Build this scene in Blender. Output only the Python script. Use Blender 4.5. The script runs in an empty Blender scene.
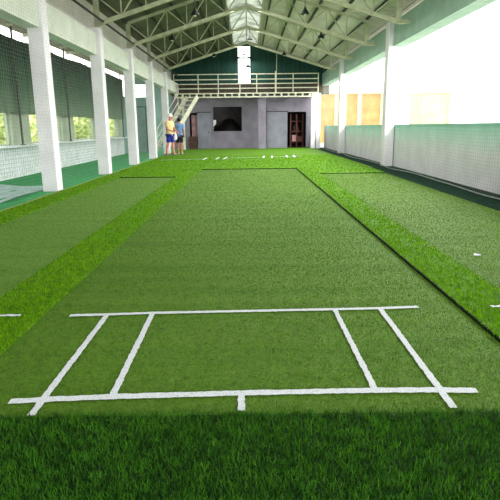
import bpy, math, random
import numpy as np
from mathutils import Vector, Matrix

random.seed(7)
rng = np.random.default_rng(7)
SC = bpy.context.scene
COL = SC.collection

# ------------------------------------------------------------------ helpers
def lin(c):
    return tuple(((v / 255) / 12.92 if v / 255 <= 0.04045 else ((v / 255 + 0.055) / 1.055) ** 2.4) for v in c) + (1.0,)

def mat(name, rgb, rough=0.8, rgb2=None, scale=4.0, detail=3.0, amount=0.5, bump=0.0, bscale=None, metal=0.0, spec=0.3, lo=0.35, hi=0.65, stretch=None):
    m = bpy.data.materials.new(name); m.use_nodes = True
    nt = m.node_tree; b = nt.nodes['Principled BSDF']
    b.inputs['Roughness'].default_value = rough
    b.inputs['Metallic'].default_value = metal
    b.inputs['Specular IOR Level'].default_value = spec
    tc = nt.nodes.new('ShaderNodeTexCoord'); src = tc.outputs['Object']
    if stretch:
        mp = nt.nodes.new('ShaderNodeMapping'); mp.inputs['Scale'].default_value = stretch
        nt.links.new(src, mp.inputs['Vector']); src = mp.outputs['Vector']
    n = nt.nodes.new('ShaderNodeTexNoise'); n.inputs['Scale'].default_value = scale; n.inputs['Detail'].default_value = detail
    nt.links.new(src, n.inputs['Vector'])
    r = nt.nodes.new('ShaderNodeValToRGB')
    c1 = lin(rgb); c2 = lin(rgb2) if rgb2 else tuple(v * 0.8 for v in c1[:3]) + (1,)
    r.color_ramp.elements[0].position = lo; r.color_ramp.elements[0].color = c2
    r.color_ramp.elements[1].position = hi; r.color_ramp.elements[1].color = c1
    nt.links.new(n.outputs['Fac'], r.inputs['Fac'])
    nt.links.new(r.outputs['Color'], b.inputs['Base Color'])
    if bump:
        n2 = nt.nodes.new('ShaderNodeTexNoise'); n2.inputs['Scale'].default_value = bscale or scale * 4; n2.inputs['Detail'].default_value = 4
        nt.links.new(src, n2.inputs['Vector'])
        bp = nt.nodes.new('ShaderNodeBump'); bp.inputs['Strength'].default_value = bump; bp.inputs['Distance'].default_value = 0.02
        nt.links.new(n2.outputs['Fac'], bp.inputs['Height']); nt.links.new(bp.outputs['Normal'], b.inputs['Normal'])
    return m

def ramp_z(m, stops):
    """colour that changes with height (paint with net glare and haze in it), multiplied with the noise already there"""
    nt = m.node_tree; b = nt.nodes['Principled BSDF']
    old = b.inputs['Base Color'].links[0].from_socket
    g = nt.nodes.new('ShaderNodeNewGeometry'); s = nt.nodes.new('ShaderNodeSeparateXYZ')
    nt.links.new(g.outputs['Position'], s.inputs[0])
    z0, z1 = stops[0][0], stops[-1][0]
    mr = nt.nodes.new('ShaderNodeMapRange'); mr.inputs['From Min'].default_value = z0; mr.inputs['From Max'].default_value = z1
    nt.links.new(s.outputs['Z'], mr.inputs['Value'])
    r = nt.nodes.new('ShaderNodeValToRGB')
    e = r.color_ramp.elements
    e[0].position = 0; e[0].color = lin(stops[0][1]); e[1].position = 1; e[1].color = lin(stops[-1][1])
    for z, c in stops[1:-1]:
        q = e.new((z - z0) / (z1 - z0)); q.color = lin(c)
    nt.links.new(mr.outputs['Result'], r.inputs['Fac'])
    mx = nt.nodes.new('ShaderNodeMix'); mx.data_type = 'RGBA'; mx.blend_type = 'MULTIPLY'; mx.inputs[0].default_value = 1
    nt.links.new(r.outputs['Color'], mx.inputs[6]); nt.links.new(old, mx.inputs[7])
    nt.links.new(mx.outputs[2], b.inputs['Base Color'])
    return m

class MB:
    def __init__(s): s.v = []; s.f = []; s.mi = []; s.cur = 0
    def add(s, vs, fs):
        o = len(s.v); s.v += [tuple(v) for v in vs]
        for f in fs: s.f.append([i + o for i in f]); s.mi.append(s.cur)
        return s
    def box(s, x0, x1, y0, y1, z0, z1):
        return s.add([(x, y, z) for z in (z0, z1) for y in (y0, y1) for x in (x0, x1)],
                     [(0, 2, 3, 1), (4, 5, 7, 6), (0, 1, 5, 4), (2, 6, 7, 3), (0, 4, 6, 2), (1, 3, 7, 5)])
    def bevbox(s, x0, x1, y0, y1, z0, z1, b=0.02):
        # box with chamfered vertical edges
        pts = [(x0 + b, y0), (x1 - b, y0), (x1, y0 + b), (x1, y1 - b), (x1 - b, y1), (x0 + b, y1), (x0, y1 - b), (x0, y0 + b)]
        n = 8
        return s.add([(x, y, z0) for x, y in pts] + [(x, y, z1) for x, y in pts],
                     [(i, (i + 1) % n, n + (i + 1) % n, n + i) for i in range(n)] + [tuple(range(n - 1, -1, -1)), tuple(range(n, 2 * n))])
    def bar(s, p, q, w, h, up=(0, 0, 1)):
        p, q = Vector(p), Vector(q); d = (q - p).normalized(); u = Vector(up)
        if abs(d.dot(u)) > 0.98: u = Vector((0, 1, 0))
        r = d.cross(u).normalized(); u = r.cross(d).normalized()
        vs = [c + r * a * w / 2 + u * b * h / 2 for c in (p, q) for a, b in ((-1, -1), (1, -1), (1, 1), (-1, 1))]
        return s.add(vs, [(0, 3, 2, 1), (4, 5, 6, 7)] + [(i, (i + 1) % 4, 4 + (i + 1) % 4, 4 + i) for i in range(4)])
    def tube(s, pts, r, n=8, caps=True):
        pts = [Vector(p) for p in pts]; rs = r if isinstance(r, (list, tuple)) else [r] * len(pts)
        vs = []; fs = []
        for i, p in enumerate(pts):
            d = (pts[min(i + 1, len(pts) - 1)] - pts[max(i - 1, 0)]).normalized()
            u = Vector((0, 0, 1)) if abs(d.z) < 0.9 else Vector((0, 1, 0))
            a = d.cross(u).normalized(); b = a.cross(d)
            for k in range(n):
                t = 2 * math.pi * k / n
                vs.append(p + a * math.cos(t) * rs[i] + b * math.sin(t) * rs[i])
        for i in range(len(pts) - 1):
            for k in range(n):
                fs.append((i * n + k, i * n + (k + 1) % n, (i + 1) * n + (k + 1) % n, (i + 1) * n + k))
        if caps: fs += [tuple(range(n - 1, -1, -1)), tuple(range((len(pts) - 1) * n, len(pts) * n))]
        return s.add(vs, fs)
    def lathe(s, prof, n=16, c=(0, 0, 0)):
        vs = [(c[0] + r * math.cos(2 * math.pi * k / n), c[1] + r * math.sin(2 * math.pi * k / n), c[2] + z) for r, z in prof for k in range(n)]
        fs = [(i * n + k, i * n + (k + 1) % n, (i + 1) * n + (k + 1) % n, (i + 1) * n + k) for i in range(len(prof) - 1) for k in range(n)]
        fs += [tuple(range(n - 1, -1, -1)), tuple(range((len(prof) - 1) * n, len(prof) * n))]
        return s.add(vs, fs)
    def ball(s, c, rx, ry=None, rz=None, n=12, m=8):
        ry = ry or rx; rz = rz or rx
        prof = [(math.sin(math.pi * i / m), -math.cos(math.pi * i / m)) for i in range(m + 1)]
        vs = [(c[0] + rx * max(r, .001) * math.cos(2 * math.pi * k / n), c[1] + ry * max(r, .001) * math.sin(2 * math.pi * k / n), c[2] + rz * z) for r, z in prof for k in range(n)]
        fs = [(i * n + k, i * n + (k + 1) % n, (i + 1) * n + (k + 1) % n, (i + 1) * n + k) for i in range(m) for k in range(n)]
        return s.add(vs, fs)
    def build(s, name, mats, parent=None, smooth=False):
        me = bpy.data.meshes.new(name); me.from_pydata(s.v, [], s.f)
        if not isinstance(mats, (list, tuple)): mats = [mats]
        for m in mats: me.materials.append(m)
        me.polygons.foreach_set('material_index', s.mi)
        if smooth: me.polygons.foreach_set('use_smooth', [True] * len(s.f))
        me.update()
        o = bpy.data.objects.new(name, me); COL.objects.link(o)
        if parent: o.parent = parent
        return o

def tag(o, label=None, cat=None, group=None, kind=None):
    if label: o['label'] = label
    if cat: o['category'] = cat
    if group: o['group'] = group
    if kind: o['kind'] = kind
    return o

def empty(name, loc, label, cat, group=None, kind=None, rotz=0):
    o = bpy.data.objects.new(name, None); COL.objects.link(o); o.location = loc; o.rotation_euler.z = rotz
    o.empty_display_size = 0.1
    return tag(o, label, cat, group, kind)

def copy_tree(o, parent=None):
    c = o.copy(); COL.objects.link(c)
    if parent: c.parent = parent
    for ch in list(o.children): copy_tree(ch, c)
    return c

def wall_cells(mb, axis, c0, c1, us, zs, holes, matfn=None):
    """wall slab between c0 and c1 on axis ('x' or 'y'); us/zs are the cut lines; holes are (u0,u1,z0,z1)"""
    us = sorted(set(us + [h[0] for h in holes] + [h[1] for h in holes])); zs = sorted(set(zs + [h[2] for h in holes] + [h[3] for h in holes]))
    for a, b in zip(us[:-1], us[1:]):
        for c, d in zip(zs[:-1], zs[1:]):
            um, zm = (a + b) / 2, (c + d) / 2
            if any(h[0] < um < h[1] and h[2] < zm < h[3] for h in holes): continue
            mb.cur = matfn(um, zm) if matfn else 0
            if axis == 'x': mb.box(c0, c1, a, b, c, d)
            else: mb.box(a, b, c0, c1, c, d)

# ------------------------------------------------------------------ camera
F, VPX, VPY, ROLL, H = 526.0, 247.5, 127.0, math.radians(0.7), 1.27
d = Vector(((VPX - 250) / F, (VPY - 250) / F, 1)).normalized()
u0 = Vector((-math.sin(ROLL), -math.cos(ROLL), 0)); up = (u0 - d * d.dot(u0)).normalized()
rt = d.cross(up)
if rt.x < 0: rt = -rt
# rows: world axes in camera coordinates (x right, y down, z forward)
cx = Vector((rt.x, d.x, up.x)); cy = Vector((rt.y, d.y, up.y)); cz = Vector((rt.z, d.z, up.z))
cam = bpy.data.cameras.new('camera'); cam.sensor_fit = 'HORIZONTAL'; cam.sensor_width = 36; cam.lens = F / 500 * 36
cam.clip_start = 0.05; cam.clip_end = 500
co = bpy.data.objects.new('camera', cam); COL.objects.link(co)
co.matrix_world = Matrix(((cx.x, -cy.x, -cz.x, 0), (cx.y, -cy.y, -cz.y, 0), (cx.z, -cy.z, -cz.z, H), (0, 0, 0, 1)))
SC.camera = co

# ------------------------------------------------------------------ world and lights
SC.view_settings.view_transform = 'Standard'; SC.view_settings.look = 'None'; SC.view_settings.exposure = 0.0
W = bpy.data.worlds.new('overcast_sky'); SC.world = W; W.use_nodes = True
wn = W.node_tree; bg = wn.nodes['Background']
wt = wn.nodes.new('ShaderNodeTexCoord'); ws = wn.nodes.new('ShaderNodeSeparateXYZ'); wr = wn.nodes.new('ShaderNodeValToRGB')
wn.links.new(wt.outputs['Generated'], ws.inputs[0]); wn.links.new(ws.outputs['Z'], wr.inputs['Fac'])
wr.color_ramp.elements[0].color = (1.0, 0.99, 0.95, 1); wr.color_ramp.elements[1].color = (0.93, 0.97, 1.0, 1)
wn.links.new(wr.outputs['Color'], bg.inputs['Color']); bg.inputs['Strength'].default_value = 4.2

def area(name, loc, target, sx, sy, power, col=(1, 1, 1)):
    l = bpy.data.lights.new(name, 'AREA'); l.shape = 'RECTANGLE'; l.size = sx; l.size_y = sy; l.energy = power; l.color = col
    o = bpy.data.objects.new(name, l); COL.objects.link(o); o.location = loc
    o.rotation_euler = (Vector(target) - Vector(loc)).to_track_quat('-Z', 'Y').to_euler()
    return o
# daylight coming through the open side; added fill lamps behind camera and under ridge
area('open_side_daylight', (7.5, 20, 4.4), (0, 20, 1.0), 24, 2.5, 4000, (1.0, 0.99, 0.95))
area('behind_camera_fill', (0, -12, 2.4), (0, 16, 4.6), 9, 4, 1900, (1.0, 1.0, 0.98))
area('ridge_fill', (0, 20, 5.05), (0, 20, 0), 1.0, 24, 850, (1.0, 1.0, 0.98))
SC.cycles.diffuse_bounces = 6

# ------------------------------------------------------------------ materials
M = {}
def grassmat(name, dark, light, scale=90, big=None, transl=0.25, rough=0.75, clump=22):
    m = mat(name, light, rough, dark, scale, 2.0, spec=0.15, lo=0.3, hi=0.7)
    nt = m.node_tree; b = nt.nodes['Principled BSDF']
    base = b.inputs['Base Color'].links[0].from_socket
    if big:      # broad worn / streaky tone
        tc = nt.nodes.new('ShaderNodeTexCoord'); mp = nt.nodes.new('ShaderNodeMapping'); mp.inputs['Scale'].default_value = (0.25, 2.6, 1)
        n = nt.nodes.new('ShaderNodeTexNoise'); n.inputs['Scale'].default_value = 1.6; n.inputs['Detail'].default_value = 4
        nt.links.new(tc.outputs['Object'], mp.inputs['Vector']); nt.links.new(mp.outputs['Vector'], n.inputs['Vector'])
        mr = nt.nodes.new('ShaderNodeMapRange'); mr.inputs['From Min'].default_value = 0.3; mr.inputs['From Max'].default_value = 0.7
        mr.inputs['To Min'].default_value = 0; mr.inputs['To Max'].default_value = big[1]
        nt.links.new(n.outputs['Fac'], mr.inputs['Value'])
        mx = nt.nodes.new('ShaderNodeMix'); mx.data_type = 'RGBA'
        nt.links.new(mr.outputs['Result'], mx.inputs[0]); nt.links.new(base, mx.inputs[6]); mx.inputs[7].default_value = lin(big[0])
        nt.links.new(mx.outputs[2], b.inputs['Base Color']); base = mx.outputs[2]
    if transl:   # every blade its own tone, clumps on top
        fac = nt.nodes.new('ShaderNodeNewGeometry'); cl = nt.nodes.new('ShaderNodeTexNoise'); cl.inputs['Scale'].default_value = clump; cl.inputs['Detail'].default_value = 2
        tc2 = nt.nodes.new('ShaderNodeTexCoord'); nt.links.new(tc2.outputs['Object'], cl.inputs['Vector'])
        mm = nt.nodes.new('ShaderNodeMath'); mm.operation = 'MULTIPLY_ADD'; mm.inputs[1].default_value = 0.45
        m3 = nt.nodes.new('ShaderNodeMath'); m3.operation = 'MULTIPLY_ADD'; m3.inputs[1].default_value = 1.1; m3.inputs[2].default_value = -0.28
        nt.links.new(cl.outputs['Fac'], m3.inputs[0]); nt.links.new(fac.outputs['Random Per Island'], mm.inputs[0]); nt.links.new(m3.outputs[0], mm.inputs[2])
        rp = [n for n in nt.nodes if n.type == 'VALTORGB'][0]; nt.links.new(mm.outputs[0], rp.inputs['Fac'])
        rp.color_ramp.elements[0].position = 0.15; rp.color_ramp.elements[1].position = 0.85
        t = nt.nodes.new('ShaderNodeBsdfTranslucent'); ms = nt.nodes.new('ShaderNodeMixShader'); ms.inputs[0].default_value = transl
        nt.links.new(base, t.inputs['Color'])
        out = nt.nodes['Material Output']
        nt.links.new(b.outputs[0], ms.inputs[1]); nt.links.new(t.outputs[0], ms.inputs[2]); nt.links.new(ms.outputs[0], out.inputs['Surface'])
    return m

M['lane'] = grassmat('short_pile', (44, 76, 10), (84, 120, 34), 70, ((100, 132, 46), 0.55), 0)
M['lane_blade'] = grassmat('short_pile_blades', (40, 76, 8), (100, 136, 38), 40, None, 0.2)
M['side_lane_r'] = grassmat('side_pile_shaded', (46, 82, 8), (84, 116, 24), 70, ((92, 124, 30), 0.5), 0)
M['side_blade'] = grassmat('side_pile_blades', (62, 96, 26), (112, 146, 58), 40, None, 0.2)
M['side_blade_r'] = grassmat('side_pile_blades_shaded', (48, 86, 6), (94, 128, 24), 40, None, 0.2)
M['side_lane'] = grassmat('side_pile', (58, 92, 26), (98, 136, 54), 70, ((110, 142, 66), 0.5), 0)
M['pile_base'] = grassmat('long_pile_base', (50, 88, 4), (90, 132, 8), 60, None, 0)
M['pile_blade'] = grassmat('long_pile_blades', (44, 92, 0), (120, 172, 8), 30, None, 0.3)
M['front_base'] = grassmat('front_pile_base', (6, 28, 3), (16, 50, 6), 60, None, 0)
M['front_blade'] = grassmat('front_pile_blades', (6, 44, 4), (66, 122, 20), 30, None, 0.3, clump=16)  # same long pile as the surround, shade put into its darker colour
M['emerald'] = mat('emerald_carpet', (4, 150, 74), 0.9, (2, 122, 58), 6, 4, bump=0.2, bscale=200)
M['dark_carpet'] = mat('dark_green_carpet', (16, 52, 34), 0.95, (8, 34, 22), 8, 4, bump=0.2, bscale=200, spec=0.1)
M['concrete'] = mat('concrete', (150, 150, 145), 0.9, (120, 120, 116), 3, 6, bump=0.1)
M['yard'] = mat('pale_yard', (200, 195, 180), 0.95, (170, 165, 150), 1.0, 5)
M['chalk'] = mat('white_marking', (196, 198, 204), 0.9, (140, 156, 138), 110, 4, lo=0.28, hi=0.5)
M['white'] = mat('white_paint', (236, 232, 238), 0.7, (222, 218, 224), 2, 5, bump=0.04, bscale=60)
M['beam'] = mat('beam_paint', (216, 220, 208), 0.75, (200, 206, 192), 2, 5)
M['beam_teal'] = mat('pale_teal_paint', (158, 188, 172), 0.75, (142, 172, 158), 2, 5)
M['steel'] = mat('truss_paint', (172, 176, 146), 0.55, (146, 150, 122), 5, 4, spec=0.4)
M['purlin'] = mat('purlin_paint', (56, 58, 48), 0.6, (40, 42, 34), 5, 4)
M['sheet'] = mat('roof_sheet', (216, 210, 204), 0.5, (198, 192, 184), 1.5, 5, spec=0.4)  # open-side slope: daylight put into a lighter sheet colour
M['sheet_shaded'] = mat('roof_sheet_shaded', (104, 106, 90), 0.5, (84, 88, 72), 1.5, 5, spec=0.4)  # same roofing, shade put into a darker colour
M['gable'] = mat('dark_teal_sheet', (20, 66, 56), 0.7, (14, 52, 44), 2, 4, stretch=(6, 1, 0.4))
M['lavender'] = mat('lavender_plaster', (122, 117, 130), 0.85, (108, 103, 116), 2, 5)
M['lav_door'] = mat('grey_door', (122, 124, 136), 0.6, (106, 108, 120), 2, 5)
M['dark'] = mat('dark_room', (52, 48, 48), 0.9, (38, 34, 34), 2, 4)
M['black'] = mat('black_metal', (22, 24, 22), 0.5, (14, 16, 14), 8, 3)
M['rail'] = mat('rail_paint', (206, 206, 184), 0.5, (180, 180, 158), 6, 3)
M['deck'] = mat('deck_timber', (76, 68, 56), 0.8, (56, 50, 40), 3, 5, stretch=(1, 12, 1))
M['net'] = mat('net_cord', (140, 146, 140), 0.8, (124, 130, 124), 10, 2)
M['greennet'] = mat('green_net_cord', (112, 136, 118), 0.8, (98, 122, 104), 10, 2)
M['rope'] = mat('pale_rope', (130, 150, 80), 0.8, (104, 124, 60), 30, 2)
M['tarp'] = mat('pale_tarp', (176, 200, 196), 0.7, (140, 176, 168), 5, 4)
M['beige'] = mat('beige_render', (196, 158, 96), 0.9, (170, 132, 76), 1.2, 5)
M['cream'] = mat('cream_render', (222, 210, 170), 0.9, (204, 190, 150), 1.2, 5)
M['leaf'] = mat('tree_leaf', (226, 232, 168), 0.8, (160, 186, 96), 3, 4)
M['trunk'] = mat('bark', (92, 72, 50), 0.9, (64, 50, 36), 8, 4)
M['glass'] = bpy.data.materials.new('window_glass'); M['glass'].use_nodes = True
gb = M['glass'].node_tree.nodes['Principled BSDF']; gb.inputs['Transmission Weight'].default_value = 1; gb.inputs['Roughness'].default_value = 0.0; gb.inputs['IOR'].default_value = 1.01
gb.inputs['Base Color'].default_value = (0.97, 1, 1, 1)

def sky_sheet():
    m = mat('translucent_sheet', (200, 204, 192), 0.6, (120, 128, 116), 1.5, 4, lo=0.3, hi=0.6)
    nt = m.node_tree; b = nt.nodes['Principled BSDF']; base = b.inputs['Base Color'].links[0].from_socket
    t = nt.nodes.new('ShaderNodeBsdfTranslucent'); nt.links.new(base, t.inputs['Color'])
    ms = nt.nodes.new('ShaderNodeMixShader'); ms.inputs[0].default_value = 0.3
    nt.links.new(b.outputs[0], ms.inputs[1]); nt.links.new(t.outputs[0], ms.inputs[2]); nt.links.new(ms.outputs[0], nt.nodes['Material Output'].inputs['Surface'])
    return m
M['skysheet'] = sky_sheet()
M['wall_r'] = ramp_z(mat('side_wall_net_glare', (236, 236, 236), 0.8, (222, 222, 222), 2, 4), [(0, (238, 236, 240)), (0.7, (236, 238, 240)), (1.0, (206, 236, 226)), (1.3, (150, 222, 200))])  # lower wall whitened: net glare put into the colour
M['wall_l'] = ramp_z(mat('window_wall_net_haze', (240, 240, 240), 0.85, (220, 222, 220), 3, 4), [(0.7, (176, 190, 166)), (1.7, (172, 184, 160)), (2.6, (112, 140, 112)), (3.6, (60, 104, 74))])  # paler downwards: net haze put into the wall colour
def blockwork():
    m = mat('white_blockwork', (224, 228, 230), 0.85, (208, 214, 214), 3, 4)
    nt = m.node_tree; b = nt.nodes['Principled BSDF']; old = b.inputs['Base Color'].links[0].from_socket
    tc = nt.nodes.new('ShaderNodeTexCoord'); sx = nt.nodes.new('ShaderNodeSeparateXYZ'); cb = nt.nodes.new('ShaderNodeCombineXYZ')
    nt.links.new(tc.outputs['Object'], sx.inputs[0]); nt.links.new(sx.outputs['Y'], cb.inputs['X']); nt.links.new(sx.outputs['Z'], cb.inputs['Y'])
    br = nt.nodes.new('ShaderNodeTexBrick'); br.inputs['Scale'].default_value = 1; br.inputs['Brick Width'].default_value = 0.3; br.inputs['Row Height'].default_value = 0.1
    br.inputs['Mortar Size'].default_value = 0.01; br.inputs['Color1'].default_value = (1, 1, 1, 1); br.inputs['Color2'].default_value = (0.94, 0.94, 0.94, 1); br.inputs['Mortar'].default_value = (0.66, 0.7, 0.7, 1)
    nt.links.new(cb.outputs[0], br.inputs['Vector'])
    mx = nt.nodes.new('ShaderNodeMix'); mx.data_type = 'RGBA'; mx.blend_type = 'MULTIPLY'; mx.inputs[0].default_value = 1
    nt.links.new(old, mx.inputs[6]); nt.links.new(br.outputs['Color'], mx.inputs[7]); nt.links.new(mx.outputs[2], b.inputs['Base Color'])
    return m
M['block'] = blockwork()
M['shade'] = ramp_z(mat('green_shade_cloth', (240, 240, 240), 0.9, (196, 204, 196), 2, 4, stretch=(1, 5, 0.3)), [(1.7, (112, 132, 108)), (2.5, (70, 102, 76)), (3.1, (36, 78, 52)), (3.65, (16, 56, 34))])  # cloth fades downwards: net haze put into its colour
M['teal_panel'] = mat('teal_grey_panel', (112, 148, 142), 0.8, (98, 134, 128), 2, 4)

# ------------------------------------------------------------------ turf blades
def blades(name, regions, dens, d_ref, power, h, w, m, parent, z, lean=0.5, dmax=None):
    P = []; HH = []
    for (x0, x1, y0, y1) in regions:
        y = y0
        while y < y1:
            yb = min(y1, y + max(0.25, y * 0.12)); ym = max((y + yb) / 2, d_ref)
            n = int(dens * (d_ref / ym) ** power * (x1 - x0) * (yb - y))
            if n > 0:
                a = np.empty((n, 3)); a[:, 0] = rng.uniform(x0, x1, n); a[:, 1] = rng.uniform(y, yb, n); a[:, 2] = z
                P.append(a)
            y = yb
    P = np.concatenate(P); n = len(P)
    sc = np.maximum(P[:, 1] / d_ref, 1.0) ** (power / 2)
    ang = rng.uniform(0, 2 * math.pi, n); la = rng.uniform(0, 2 * math.pi, n)
    hh = h * rng.uniform(0.55, 1.15, n); ww = w * rng.uniform(0.7, 1.3, n) * sc
    ln = lean * h * rng.uniform(0.1, 1.0, n)
    dx = np.stack([np.cos(ang) * ww / 2, np.sin(ang) * ww / 2, np.zeros(n)], 1)
    tip = P + np.stack([np.cos(la) * ln, np.sin(la) * ln, hh], 1)
    V = np.stack([P - dx, P + dx, tip], 1).reshape(-1, 3).astype(np.float32)
    me = bpy.data.meshes.new(name); me.vertices.add(3 * n); me.vertices.foreach_set('co', V.ravel())
    me.loops.add(3 * n); me.loops.foreach_set('vertex_index', np.arange(3 * n, dtype=np.int32))
    me.polygons.add(n); me.polygons.foreach_set('loop_start', np.arange(0, 3 * n, 3, dtype=np.int32)); me.polygons.foreach_set('loop_total', np.full(n, 3, dtype=np.int32))
    me.materials.append(m); me.update(calc_edges=True); me.validate()
    o = bpy.data.objects.new(name, me); COL.objects.link(o); o.parent = parent; o['kind'] = 'stuff'
    return o

YB = 32.3            # end wall
# ---- floor of the hall and yard outside
mb = MB(); mb.box(-6.45, 4.8, -5, YB + 4.2, -0.12, 0.0); tag(mb.build('floor', M['concrete']), 'grey concrete slab of the hall under the turf', 'floor', kind='structure')
mb = MB(); mb.box(-60, 70, -30, 110, -0.40, -0.13); tag(mb.build('ground', M['yard']), 'pale bare yard outside the hall', 'ground', kind='structure')

# ---- turf mats
LX0, LX1, LY0, LY1 = -1.43, 1.49, 2.13, 16.28
SX0, SX1, SY1 = -3.36, -1.88, 13.85
RX0, RX1, RY1 = 1.92, 3.74, 14.4
def mat_sheet(name, boxes, z1, m, label):
    mb = MB()
    for b in boxes: mb.box(b[0], b[1], b[2], b[3], 0.0, z1)
    return tag(mb.build(name, m), label, 'artificial turf')
lane = mat_sheet('turf_lane', [(LX0, LX1, LY0, LY1)], 0.008, M['lane'], 'pale short-pile middle lane with the big white crease box painted on it')
blades('pile', [(LX0, LX1, LY0, LY1)], 24000, 2.3, 1.6, 0.011, 0.0034, M['lane_blade'], lane, 0.007)
sl = mat_sheet('turf_lane', [(SX0, SX1, LY0, SY1)], 0.008, M['side_lane'], 'narrow short-pile side lane next to the row of white columns')
blades('pile', [(SX0, SX1, LY0, SY1)], 16000, 3.2, 1.4, 0.011, 0.0036, M['side_blade'], sl, 0.007)
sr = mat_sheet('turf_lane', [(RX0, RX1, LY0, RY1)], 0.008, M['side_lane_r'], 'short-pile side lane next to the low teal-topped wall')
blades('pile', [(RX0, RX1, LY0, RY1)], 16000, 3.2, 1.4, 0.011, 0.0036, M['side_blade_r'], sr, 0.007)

surround_boxes = [(SX1, LX0, LY0, LY1), (LX1, RX0, LY0, LY1), (-3.92, SX0, LY0, SY1),
                  (-3.92, SX1, SY1, LY1), (RX0, RX1, RY1, LY1), (-3.92, RX1 + 0.1, LY1, YB)]
sur = mat_sheet('turf_surround', surround_boxes, 0.026, M['pile_base'], 'vivid green long-pile turf framing the three lanes and filling the far end')
blades('pile', [(SX1 - 0.01, LX0 + 0.01, LY0, LY1), (LX1 - 0.012, RX0 + 0.01, LY0, LY1), (-3.92, SX0 + .01, 5.5, SY1),
                (-3.92, SX1, SY1 - .02, LY1), (RX0, RX1, RY1 - .02, LY1), (-3.92, RX1, LY1 - .02, 24)], 17000, 3.0, 2.0, 0.026, 0.0052, M['pile_blade'], sur, 0.022)
M['edge_shade'] = mat('turf_edge_shadow', (18, 36, 14), 0.95, (10, 24, 8), 20, 3, spec=0.1)  # dark strips below draw the shadow line of the raised turf edges
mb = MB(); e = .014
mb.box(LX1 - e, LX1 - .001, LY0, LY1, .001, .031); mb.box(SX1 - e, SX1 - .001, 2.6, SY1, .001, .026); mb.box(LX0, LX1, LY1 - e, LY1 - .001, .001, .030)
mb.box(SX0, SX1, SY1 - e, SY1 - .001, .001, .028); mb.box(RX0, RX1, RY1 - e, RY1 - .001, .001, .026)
tag(mb.build('edge_shadow', M['edge_shade'], sur), 'dark strips standing for the shadow line along the long-pile turf edges')
fr = mat_sheet('turf_strip', [(-3.92, 3.74, -3.0, LY0 - 0.005)], 0.018, M['front_base'], 'deep green long-pile turf strip with painted-in shade across the bottom, in front of the crease box')
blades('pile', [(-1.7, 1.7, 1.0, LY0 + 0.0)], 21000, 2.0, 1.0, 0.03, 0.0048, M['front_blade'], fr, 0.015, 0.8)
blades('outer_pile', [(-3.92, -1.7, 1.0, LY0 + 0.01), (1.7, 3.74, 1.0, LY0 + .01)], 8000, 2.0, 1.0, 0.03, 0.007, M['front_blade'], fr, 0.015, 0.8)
mb = MB(); mb.box(-6.25, -3.925, -3, YB, 0.0, 0.012); tag(mb.build('carpet', M['emerald']), 'emerald green carpet walkway behind the row of white columns', 'carpet')
mb = MB(); mb.box(3.745, 4.60, -3, LY1 - .01, 0.0, 0.014); mb.box(3.85, 4.60, LY1 - .01, YB - .3, 0.0, 0.014)
tag(mb.build('carpet', M['dark_carpet']), 'very dark green carpet gutter along the low teal-topped wall', 'carpet')

# ---- painted crease lines
def stroke(name, pts, w, z, label, group, jit=0.003, step=0.02):
    P = [Vector((p[0], p[1], 0)) * ((H - z) / H) for p in pts]; L = []
    for a, b in zip(P[:-1], P[1:]):
        n = max(1, int((b - a).length / step)); L += [a.lerp(b, i / n) for i in range(n)]
    L.append(P[-1]); mb = MB(); vs = []
    for i, p in enumerate(L):
        dd = (L[min(i + 1, len(L) - 1)] - L[max(i - 1, 0)]).normalized(); nn = Vector((-dd.y, dd.x, 0))
        for s in (1, -1):
            q = p + nn * s * (w / 2 + random.uniform(-jit, jit)); vs.append((q.x, q.y, z))
    n = len(L)
    fs = [(2 * i, 2 * i + 1, 2 * i + 3, 2 * i + 2) for i in range(n - 1)]
    mb.add(vs, fs)
    o = mb.build(name, M['chalk'])
    return tag(o, label, 'line marking', group)
ZL = 0.0165
G1 = 'white lines of the big crease box'
stroke('crease_line', [(-1.16, 2.30), (-1.0, 2.315), (-0.66, 2.335), (-0.04, 2.355), (0.61, 2.365), (0.93, 2.36), (1.11, 2.35)], 0.05, ZL, 'long white line beside the deep green turf strip, closing the crease box', G1)
stroke('crease_line', [(-1.26, 3.49), (-1.0, 3.50), (-.69, 3.52), (.61, 3.55), (.94, 3.56), (1.21, 3.58)], 0.045, ZL, 'long white line across the middle lane on the far side of the crease box', G1)
stroke('crease_line', [(-1.005, 2.17), (-1.0, 3.48)], 0.036, ZL + .0006, 'outer slanting white side line of the crease box, on the white-column side', G1)
stroke('crease_line', [(-.675, 2.34), (-.685, 3.50)], 0.036, ZL + .0006, 'inner slanting white side line of the crease box, on the white-column side', G1)
stroke('crease_line', [(.615, 2.38), (.605, 3.53)], 0.032, ZL + .0006, 'inner slanting white side line of the crease box, on the teal-topped wall side', G1)
stroke('crease_line', [(.935, 2.19), (.93, 3.54)], 0.036, ZL + .0006, 'outer slanting white side line of the crease box, on the teal-topped wall side', G1)
stroke('crease_tick', [(-.045, 2.335), (-.045, 2.19)], 0.034, ZL + .0006, 'short white tick at the middle of the long line by the deep green strip', G1)
stroke('crease_line', [(-2.9, 3.49), (-1.88, 3.505), (-1.61, 3.51)], 0.038, 0.055, 'white line end reaching onto the long-pile strip from the side lane by the columns', 'line ends from the side lanes', jit=.01)
stroke('crease_line', [(1.73, 3.57), (2.9, 3.63)], 0.034, 0.055, 'white line end reaching onto the long-pile strip from the side lane by the low wall', 'line ends from the side lanes', jit=.01)
G2 = 'white crease lines at the far end'
ZF = 0.056
stroke('crease_line', [(-3.55, 21.6), (-1.95, 22.2)], 0.09, ZF, 'thin far white line starting at the feet of the two people', G2, .01, .06)
stroke('crease_line', [(-1.05, 22.5), (0.75, 23.0)], 0.09, ZF, 'thin far white line in the middle of the far turf, before the grey column', G2, .01, .06)
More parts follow.
